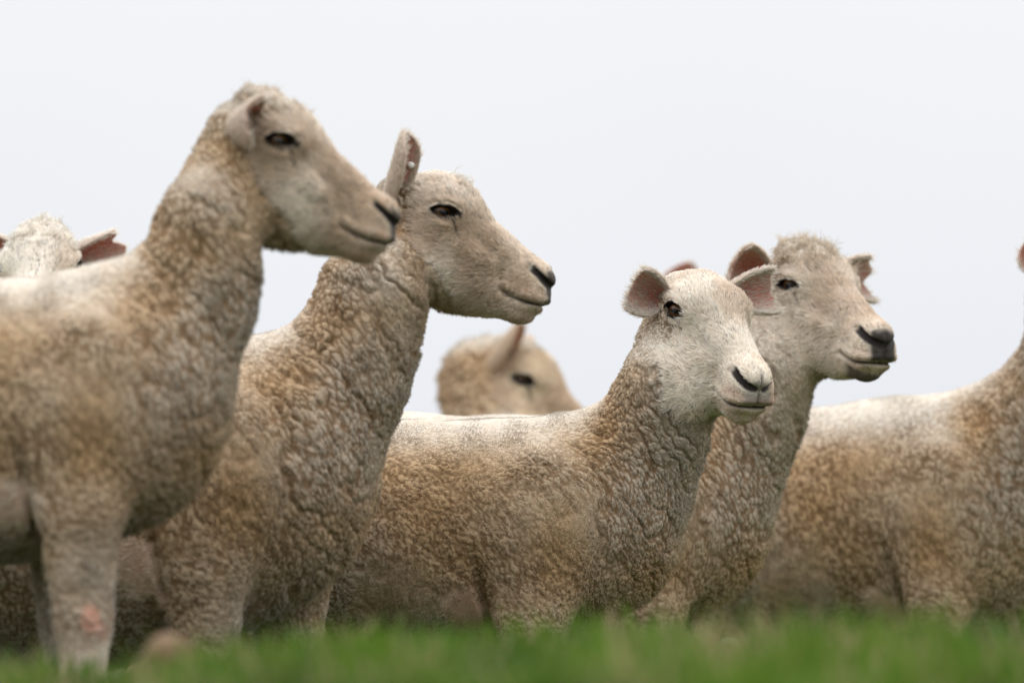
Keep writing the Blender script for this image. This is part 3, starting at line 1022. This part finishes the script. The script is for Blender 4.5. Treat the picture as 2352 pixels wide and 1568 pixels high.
_EYE = [None]
def eye_mesh():
    if _EYE[0] is None:
        V, Q = [], []
        nu, nv = 24, 16
        r = .0182
        for i in range(nv + 1):
            a = math.pi * i / nv
            for j in range(nu):
                b = 2 * math.pi * j / nu
                bulge = 1 + .10 * max(0, math.cos(a)) ** 6
                V.append((r * math.cos(a) * bulge, r * math.sin(a) * math.cos(b), r * math.sin(a) * math.sin(b)))
        for i in range(nv):
            for j in range(nu):
                j2 = (j + 1) % nu
                Q.append((i * nu + j, i * nu + j2, (i + 1) * nu + j2, (i + 1) * nu + j))
        _EYE[0] = new_mesh('eye', np.array(V), np.array(Q), M_EYE)
    return _EYE[0]

def stud_mesh():
    V, Q = [], []
    prof = [(0.0001, .006), (.004, .0055), (.0055, .003), (.0055, 0), (.003, -.001), (.002, -.006), (.0001, -.006)]
    nu = 14
    for (r, z) in prof:
        for j in range(nu):
            b = 2 * math.pi * j / nu
            V.append((r * math.cos(b), r * math.sin(b), z))
    for i in range(len(prof) - 1):
        for j in range(nu):
            j2 = (j + 1) % nu
            Q.append((i * nu + j, (i + 1) * nu + j, (i + 1) * nu + j2, i * nu + j2))
    return new_mesh('ear_tag', np.array(V), np.array(Q), M_TAG)

def ear_mesh(e, rng):
    """cupped leaf; x along the ear, z the side it opens to. crop / jag cut the tip as farmers do"""
    Lr, W = e.get('len', .095), e.get('width', .030)
    crop, jag, curl = e.get('crop', 1.0), e.get('jag', 0.0), e.get('curl', 0.0)
    ns, nt_ = 26, 21
    seeds = rng.random(16)
    ring_in, ring_out = [], []
    S, T = [], []
    for i in range(ns):
        for j in range(nt_):
            t = -1 + 2 * j / (nt_ - 1)
            end = crop
            if jag:
                k = (t + 1) * 3.2
                a = seeds[int(k) % 16]; b = seeds[(int(k) + 1) % 16]
                fr = k - int(k)
                end = crop - jag * (a * (1 - fr) + b * fr) - jag * .8 * max(0, 1 - abs(t - e.get('notch', .1)) / .35)
            s = (i / (ns - 1)) * end
            S.append(s); T.append(t)
    S = np.array(S); T = np.array(T)
    wprof = W * (0.46 + 0.62 * np.sin(np.clip(S, 0, 1) ** .85 * math.pi * .62)) * np.where(S > .72, np.sqrt(np.clip(1 - ((S - .72) / .29) ** 2, .0, 1)), 1)
    wprof = np.maximum(wprof, .0012)
    phi = R(e.get('cup0', 120)) * (1 - S) + R(e.get('cup1', 48)) * S
    Rr = wprof / np.where(phi < math.pi / 2, np.sin(np.minimum(phi, math.pi / 2)), 1)
    yy = Rr * np.sin(T * phi)
    zz = Rr * (1 - np.cos(T * phi))
    xx = Lr * S
    if curl:
        a = curl * S ** 1.6
        x2 = xx * np.cos(a * .6); zz = zz + Lr * S * np.sin(a) * .6; xx = x2
    Vm = np.stack([xx, yy, zz], 1)
    G = Vm.reshape(ns, nt_, 3)
    du = np.gradient(G, axis=0); dv = np.gradient(G, axis=1)
    Nn = np.cross(du, dv); Nn /= np.linalg.norm(Nn, axis=2, keepdims=True) + 1e-12
    Nn = Nn.reshape(-1, 3)
    th_ = .0022 * np.where(np.abs(T) > .95, .3, 1)
    inn = Vm + Nn * th_[:, None]; outv = Vm - Nn * th_[:, None]
    n = len(Vm)
    V = np.concatenate([inn, outv])
    Q = []
    idx = lambda i, j: i * nt_ + j
    for i in range(ns - 1):
        for j in range(nt_ - 1):
            a, b, c, d = idx(i, j), idx(i + 1, j), idx(i + 1, j + 1), idx(i, j + 1)
            Q.append((a, b, c, d)); Q.append((a + n, d + n, c + n, b + n))
        for j, fl in ((0, 1), (nt_ - 1, 0)):
            a, b = idx(i, j), idx(i + 1, j)
            Q.append((a, a + n, b + n, b) if fl else (a, b, b + n, a + n))
    for j in range(nt_ - 1):
        a, b = idx(ns - 1, j), idx(ns - 1, j + 1)
        Q.append((a, a + n, b + n, b))
    NN = np.concatenate([Nn, -Nn])
    inner = np.concatenate([np.ones(n), np.zeros(n)]).astype(F32)
    return V, np.array(Q), NN, inner, np.concatenate([T, T]).astype(F32), np.concatenate([S, S]).astype(F32)

GENERIC_RINGS = [(-.66, .600, -.64, .40, .10), (-.54, .665, -.52, .315, .145), (-.34, .672, -.34, .285, .165),
                 (-.14, .676, -.14, .285, .165), (.00, .682, .03, .30, .140)]

# ================================================================== the flock
BIG = (.0040, .0024)
A = dict(seed=1, label='tall sheep in side view whose dark nose overlaps the face of the sheep behind it',
    anchor=(220, 900), depth=7.9, heading=2, voxel=(.0046, .0026), xlim=-.17, sore=(222, 1436), hairs=(180000, 30000),
    rings=[(-1010, 760, -980, 1080, .09), (-860, 690, -830, 1220, .145), (-560, 660, -560, 1270, .165), (-300, 660, -300, 1290, .17), (0, 655, 0, 1282, .165), (212, 630, 236, 1236, .150)],
    neck=[(330, 800, 220, 0, .62), (430, 690, 156, 0, .68), (464, 600, 126, 0, .80), (474, 520, 110, 0, .90)],
    eye=(640, 325), head_yaw=-4, head_pitch=33, head_scale=1.0, brow=.006, poll=1.0, poll_fwd=1.0, eye_open=.0095,
    legs=dict(front=[(-.02, -.122, 0), (-.05, .10, 0)], hind=[(-.62, -.11, 0), (-.60, .11, 0)]),
    ears=[dict(side=-1, dir=(.30, .85, .30), face=(.85, -.35, .15), len=.098, width=.034, crop=.92, jag=.05, base=(-.076, .044, -.018)),
          dict(side=1, dir=(-.55, 1.0, .25), face=(.8, .3, .5), len=.095, width=.030)],
    pad_x=.174, pad=.9, wool_fwd=.018, tuft=(1100, .009, -.10, .02, (.62, .54, .44)))
Bs = dict(seed=2, label='sheep in side view with one long ear held upright and a white ear stud',
    anchor=(560, 1100), depth=8.5, heading=0, voxel=(.0042, .0026), xlim=-.40, hairs=(250000, 34000),
    rings=[(-560, 900, -520, 1230, .09), (-420, 840, -400, 1360, .145), (-120, 815, -120, 1520, .17), (180, 805, 180, 1525, .17), (400, 805, 400, 1480, .165), (560, 812, 566, 1412, .150)],
    neck=[(690, 950, 215, 0, .62), (778, 868, 160, 0, .70), (830, 770, 130, 0, .80), (858, 675, 122, 0, .85)],
    eye=(1015, 487), head_yaw=-3, head_pitch=32, occiput=(-.034, 0, -.078), occ_r=.056, brow=.012, poll=0, poll_fwd=0, eye_open=.0078,
    legs=dict(front=[(-.055, -.122, .0), (.06, .10, 0)], hind=[(-.60, -.11, 0), (-.60, .11, 0)]), leg_w=1.1,
    ears=[dict(side=-1, dir=(-.25, .28, .95), face=(1.0, .30, .2), len=.108, width=.025, base=(-.082, .048, -.030), cup0=120, cup1=75, tag=(.55, -.2)),
          dict(side=1, dir=(-.30, 1.0, -.10), face=(.75, .5, .25), len=.105, width=.026)],
    pad_x=.176, pad=.92, tuft=(500, .013, -.02, .02, (.80, .77, .72)), fold=.003, cell=.0080)
Cs = dict(seed=3, label='white faced sheep with both pink ears spread, turning its face out of the line',
    anchor=(1280, 1190), depth=9.0, heading=0, voxel=BIG, xlim=-.46, hairs=(270000, 50000),
    rings=[(330, 1010, 350, 1330, .09), (470, 970, 480, 1440, .145), (720, 968, 720, 1480, .165), (950, 976, 950, 1490, .17), (1130, 974, 1130, 1470, .160), (1275, 956, 1290, 1440, .145)],
    neck=[(1385, 1140, 180, -.005, .66), (1452, 1065, 148, -.015, .74), (1502, 985, 124, -.035, .84), (1530, 900, 108, -.055, .92)],
    blobs=[('px', 1385, 1210, 0, .125, .105, .135, .04)],
    eye=(1550, 713), head_depth=8.93, head_yaw=-60, head_pitch=38, head_scale=1.03, head_roll=0, brow=.002, poll=0, poll_fwd=0, eye_open=.0125,
    legs=dict(front=[(-.045, -.122, 0), (.04, .10, 0)], hind=[(-.62, -.11, 0), (-.60, .11, 0)]),
    ears=[dict(side=-1, dir=(-.22, 1.0, .26), face=(.80, .35, .35), len=.062, width=.034, crop=.84, jag=.03, base=(-.052, .056, -.012)),
          dict(side=1, dir=(.02, 1.0, .22), face=(.75, -.40, .55), cup1=34, len=.098, width=.034, crop=.88, jag=.14, base=(-.048, .060, -.004))],
    pad_x=.192, pad=.62, lips=.9, nost_w=0.0, cell=.0066, len_side=.60, wool_fwd=.050, cheek=.55, face=(.76, .72, .67))
Ds = dict(seed=4, label='woolly browed sheep with curled notched ears and a dark stained chin',
    anchor=(1510, 1196), depth=9.5, heading=0, voxel=(.0046, .0026), xlim=-.05, hairs=(140000, 44000),
    rings=[(540, 1010, 560, 1300, .09), (680, 965, 690, 1420, .145), (930, 956, 930, 1450, .165), (1160, 962, 1160, 1450, .17), (1350, 960, 1350, 1440, .160), (1500, 955, 1515, 1430, .145)],
    neck=[(1600, 1110, 165, 0, .66), (1672, 1030, 142, -.01, .76), (1722, 950, 125, -.02, .85), (1750, 870, 112, -.03, .9)],
    blobs=[('px', 1600, 1195, 0, .125, .105, .135, .04)],
    eye=(1812, 655), head_depth=9.44, head_yaw=-54, head_pitch=29, head_scale=1.05, poll_w=.056, brow=.008, poll=.9, poll_fwd=1.2, eye_open=.0060,
    legs=dict(front=[(-.02, -.122, 0), (.03, .10, 0)], hind=[(-.62, -.11, 0), (-.60, .11, 0)]),
    ears=[dict(side=-1, dir=(-.12, 1.0, .30), face=(.95, .25, .1), len=.095, width=.036, crop=.85, jag=.12, curl=.9, base=(-.066, .070, -.006)),
          dict(side=1, dir=(.08, 1.0, .10), face=(.80, -.35, .50), cup1=36, len=.105, width=.036, crop=.85, jag=.14, base=(-.040, .050, -.006))],
    pad_x=.178, pad=.97, tuft=(1700, .014, -.10, .012, (.66, .59, .50)), chin=.85, lips=.3)
Es = dict(seed=5, label='broad sided sheep beyond the woolly browed one, bare pink armpit behind its front leg',
    anchor=(2200, 1160), depth=10.0, heading=-22, voxel=(.0046, .0046), xlim=-.36, hairs=(180000, 8000),
    rings=[(1330, 975, 1345, 1280, .09), (1430, 942, 1440, 1380, .145), (1620, 945, 1625, 1450, .165), (1845, 950, 1850, 1480, .17), (2050, 922, 2055, 1460, .160), (2195, 905, 2215, 1460, .145)],
    neck=[(2300, 1070, 175, 0, .66), (2380, 980, 150, -.01, .76), (2440, 890, 128, -.01, .85), (2470, 810, 115, -.02, .9)],
    eye=(2468, 640), head_depth=9.72, head_yaw=-40, head_pitch=30, brow=.006, poll=.6, poll_fwd=.4,
    legs=dict(front=[(0.0, -.122, 0), (.06, .10, 0)], hind=[(-.62, -.11, 0), (-.60, .11, 0)]),
    ears=[dict(side=-1, dir=(-.25, 1.0, .30), face=(.95, .25, .1), len=.085, width=.034, crop=.9),
          dict(side=1, dir=(-.15, 1.0, .15), face=(.95, .25, .2), len=.085, width=.034, crop=.9)],
    pit_up=.32)
MID = (.009, .0034)
Fs = dict(seed=6, label='cream sheep standing far back, only its lowered head showing over the backs',
    anchor=(880, 1180), depth=11.0, heading=0, voxel=MID, hairs=(30000, 16000), wool_rad=.0008, wool_len=.012, occiput=(-.060, 0, -.055), occ_r=.085,
    neck_m=[(.10, 0, .55, .15, .7), (.19, 0, .585, .115, .8), (.235, 0, .62, .10, .88)],
    eye=(1197, 873), head_scale=1.08, head_yaw=-14, head_pitch=40, brow=.010, poll=.9, poll_fwd=.4, eye_open=.0095,
    legs=dict(front=[(0.0, -.122, 0), (.06, .10, 0)], hind=[(-.58, -.11, 0), (-.60, .11, 0)]),
    ears=[dict(side=-1, dir=(.10, .50, 1.0), face=(1.0, -.15, .0), len=.118, width=.029, base=(-.070, .050, -.025)),
          dict(side=1, dir=(-.30, .9, .3), face=(.9, .4, .2), len=.11, width=.029)],
    face=(.68, .60, .49), tip=(.60,.52,.42))
Gs = dict(seed=7, label='white topped sheep facing straight out, peering over the back of the tall sheep',
    anchor=(95, 1100), depth=9.75, heading=-90, voxel=MID, hairs=(16000, 26000),
    neck_m=[(.10, 0, .55, .15, .7), (.18, 0, .66, .115, .8), (.22, 0, .75, .10, .9)],
    eye=(92, 612), eye_side=0, head_depth=9.42, head_yaw=-93, head_pitch=36, brow=.006, poll=.9, poll_fwd=.1,
    legs=dict(front=[(0.0, -.122, 0), (.0, .105, 0)], hind=[(-.58, -.11, 0), (-.60, .11, 0)]),
    ears=[dict(side=-1, dir=(-.10, 1.0, .10), face=(.85, .2, .4), len=.095, width=.030, crop=.9),
          dict(side=1, dir=(-.10, 1.0, .22), face=(.95, .2, -.1), len=.095, width=.030, crop=.9, jag=.16)],
    face=(.86, .84, .80), goldness=.4, tip=(.75, .71, .65), tuft=(1500, .012, -.08, .01, (.82, .80, .76)))
Hs = dict(seed=8, label='sheep hidden behind the white faced one, just a squared ear tip showing',
    anchor=(1640, 1100), depth=11.6, heading=-90, voxel=(.010, .006), hairs=(4000, 8000), wool_rad=.0008,
    neck_m=[(.10, 0, .55, .15, .7), (.18, 0, .66, .115, .8), (.22, 0, .75, .10, .9)],
    eye=(1690, 742), eye_side=0, head_depth=11.25, head_yaw=-80, head_pitch=34, poll=.3,
    legs=dict(front=[(0.0, -.122, 0), (.0, .105, 0)], hind=[(-.58, -.11, 0), (-.60, .11, 0)]),
    ears=[dict(side=-1, dir=(-.15, .62, .85), face=(.95, .2, .1), len=.135, width=.036, crop=.82),
          dict(side=1, dir=(-.10, 1.0, -.25), face=(.95, .2, .1), len=.085, width=.032)])

# ------------------------------------------------------------------ ground
def build_ground():
    xs = np.concatenate([-np.geomspace(3, 3000, 26)[::-1], np.linspace(-2.9, 2.9, 60), np.geomspace(3, 3000, 26)])
    ys = np.concatenate([-np.geomspace(1, 1500, 20)[::-1], np.linspace(-.9, 15, 140), np.geomspace(15.4, 4800, 40)])
    X, Y = np.meshgrid(xs, ys, indexing='ij')
    Z = terrain(X.ravel(), Y.ravel())
    V = np.stack([X.ravel(), Y.ravel(), Z], 1)
    ny = len(ys)
    I, J = np.meshgrid(np.arange(len(xs) - 1), np.arange(ny - 1), indexing='ij')
    a = (I * ny + J).ravel()
    Q = np.stack([a, a + ny, a + ny + 1, a + 1], 1)
    s = NT('pasture_soil')
    tcn = s.n('ShaderNodeTexCoord').outputs['Object']
    n1 = s.noise(3.0, 5, tcn); n2 = s.noise(40, 4, tcn)
    c = s.mix(s.ramp(n1, .35, .65), (.055, .085, .020), (.075, .110, .028))
    c = s.mix(s.ramp(n2, .5, .75), c, (.085, .065, .035))
    s.l(c, s.b.inputs['Base Color'])
    s.b.inputs['Roughness'].default_value = .95
    b = s.n('ShaderNodeBump', Strength=.7, Distance=.02); s.l(n2, b.inputs['Height']); s.l(b.outputs[0], s.b.inputs['Normal'])
    o = link('ground', new_mesh('ground', V, Q, s.m))
    o['kind'] = 'structure'
    o['label'] = 'green pasture hilltop under the flock'

def build_grass():
    rng = np.random.default_rng(11)
    n = 150000
    y = 3.6 + (8.6 - 3.6) * rng.random(n) ** .9
    x = (rng.random(n) - .5) * 2 * (.14 * y + .35)
    keep = ~((y > 7.4) & (rng.random(n) < .5))
    x, y = x[keep], y[keep]; n = len(x)
    z = terrain(x, y) - .004
    P3 = np.stack([x, y, np.zeros(n)], 1).astype(F32)
    clump = vnoise(P3, 11, 3); patch = .6 * vnoise(P3, 14, 4) + .4 * vnoise(P3, 5, 14); dry = .6 * vnoise(P3, 7, 8) + .4 * vnoise(P3, 16, 9)
    hgt = (.026 + .040 * rng.random(n)) * (.35 + 1.5 * clump * clump + .4 * patch)
    az = rng.random(n) * 6.283
    lean = .25 + .75 * rng.random(n)
    wd = .0018 + .0020 * rng.random(n)
    d = np.stack([np.cos(az), np.sin(az), np.zeros(n)], 1); sd_ = np.stack([-np.sin(az), np.cos(az), np.zeros(n)], 1)
    b0 = np.stack([x, y, z], 1)
    up = np.array([0, 0, 1.0])
    c1 = b0 + up * (hgt * .55)[:, None] + d * (hgt * lean * .25)[:, None]
    c2 = b0 + up * (hgt * .95)[:, None] + d * (hgt * lean * .75)[:, None]
    V = np.stack([b0 - sd_ * wd[:, None], b0 + sd_ * wd[:, None], c1 + sd_ * (wd * .9)[:, None], c1 - sd_ * (wd * .9)[:, None], c2], 1).reshape(-1, 3)
    k = np.arange(n) * 5
    T = np.concatenate([np.stack([k, k + 1, k + 2], 1), np.stack([k, k + 2, k + 3], 1), np.stack([k + 3, k + 2, k + 4], 1)])
    g1 = np.array((.028, .085, .005)); g2 = np.array((.095, .170, .012)); g3 = np.array((.030, .058, .016)); dr = np.array((.34, .26, .15))
    c = g1 + (g2 - g1) * (rng.random(n) * .45 + .9 * clump - .2).clip(0, 1.2)[:, None]
    c = c + (g3 - c) * np.clip((patch - .48) * 6, 0, 1)[:, None] * .85
    f = np.clip((dry - .60) * 9, 0, 1) * (rng.random(n) < .75) + (rng.random(n) < .05)
    c = c + (dr - c) * np.clip(f, 0, 1)[:, None]
    s = NT('grass_blade')
    ca = s.attr('tint').outputs['Color']
    s.l(ca, s.b.inputs['Base Color'])
    s.b.inputs['Roughness'].default_value = .7
    s.b.inputs['Specular IOR Level'].default_value = .12
    tr = s.n('ShaderNodeBsdfTranslucent'); s.l(ca, tr.inputs['Color'])
    ms = s.n('ShaderNodeMixShader'); ms.inputs[0].default_value = .35
    s.l(s.b.outputs[0], ms.inputs[1]); s.l(tr.outputs[0], ms.inputs[2]); s.l(ms.outputs[0], s.out.inputs[0])
    me = new_mesh('grass', V, T, s.m, False)
    add_attr(me, 'tint', np.repeat(c, 5, 0))
    o = link('grass', me)
    o['kind'] = 'stuff'; o['label'] = 'short green pasture grass along the crest of the hill'; o['category'] = 'grass'

def build_clod(u, v, y, size, label, seed, colr, flat=.7):
    r = ray(u, v); p = CAM + r * (y / r[1])
    z0 = float(terrain(p[0], p[1]))
    nu, nv = 28, 18
    V, Q = [], []
    for i in range(nv + 1):
        a = math.pi * i / nv
        for j in range(nu):
            b = 2 * math.pi * j / nu
            V.append((math.sin(a) * math.cos(b), math.sin(a) * math.sin(b), math.cos(a)))
    V = np.array(V, F32)
    for i in range(nv):
        for j in range(nu):
            j2 = (j + 1) % nu
            Q.append((i * nu + j, (i + 1) * nu + j, (i + 1) * nu + j2, i * nu + j2))
    dd = .72 + .5 * vnoise(V + seed, 1.7, seed) + .22 * vnoise(V + seed, 5, seed + 1)
    V = V * dd[:, None] * np.array([size, size * .8, size * flat])
    me = new_mesh('dirt_clod', V, np.array(Q), mat_plain('dry_soil', colr, .95))
    o = link('dirt_clod', me)
    o.location = (p[0], p[1], z0 + size * flat * .85)
    o['label'] = label; o['category'] = 'clod'

build_ground()
build_grass()
build_clod(388, 1500, 6.3, .040, 'brown lump of dry soil in the grass before the two tall sheep', 3, (.15, .09, .048), 1.3)
for P in (A, Bs, Cs, Ds, Es, Fs, Gs, Hs):
    make_sheep(P)
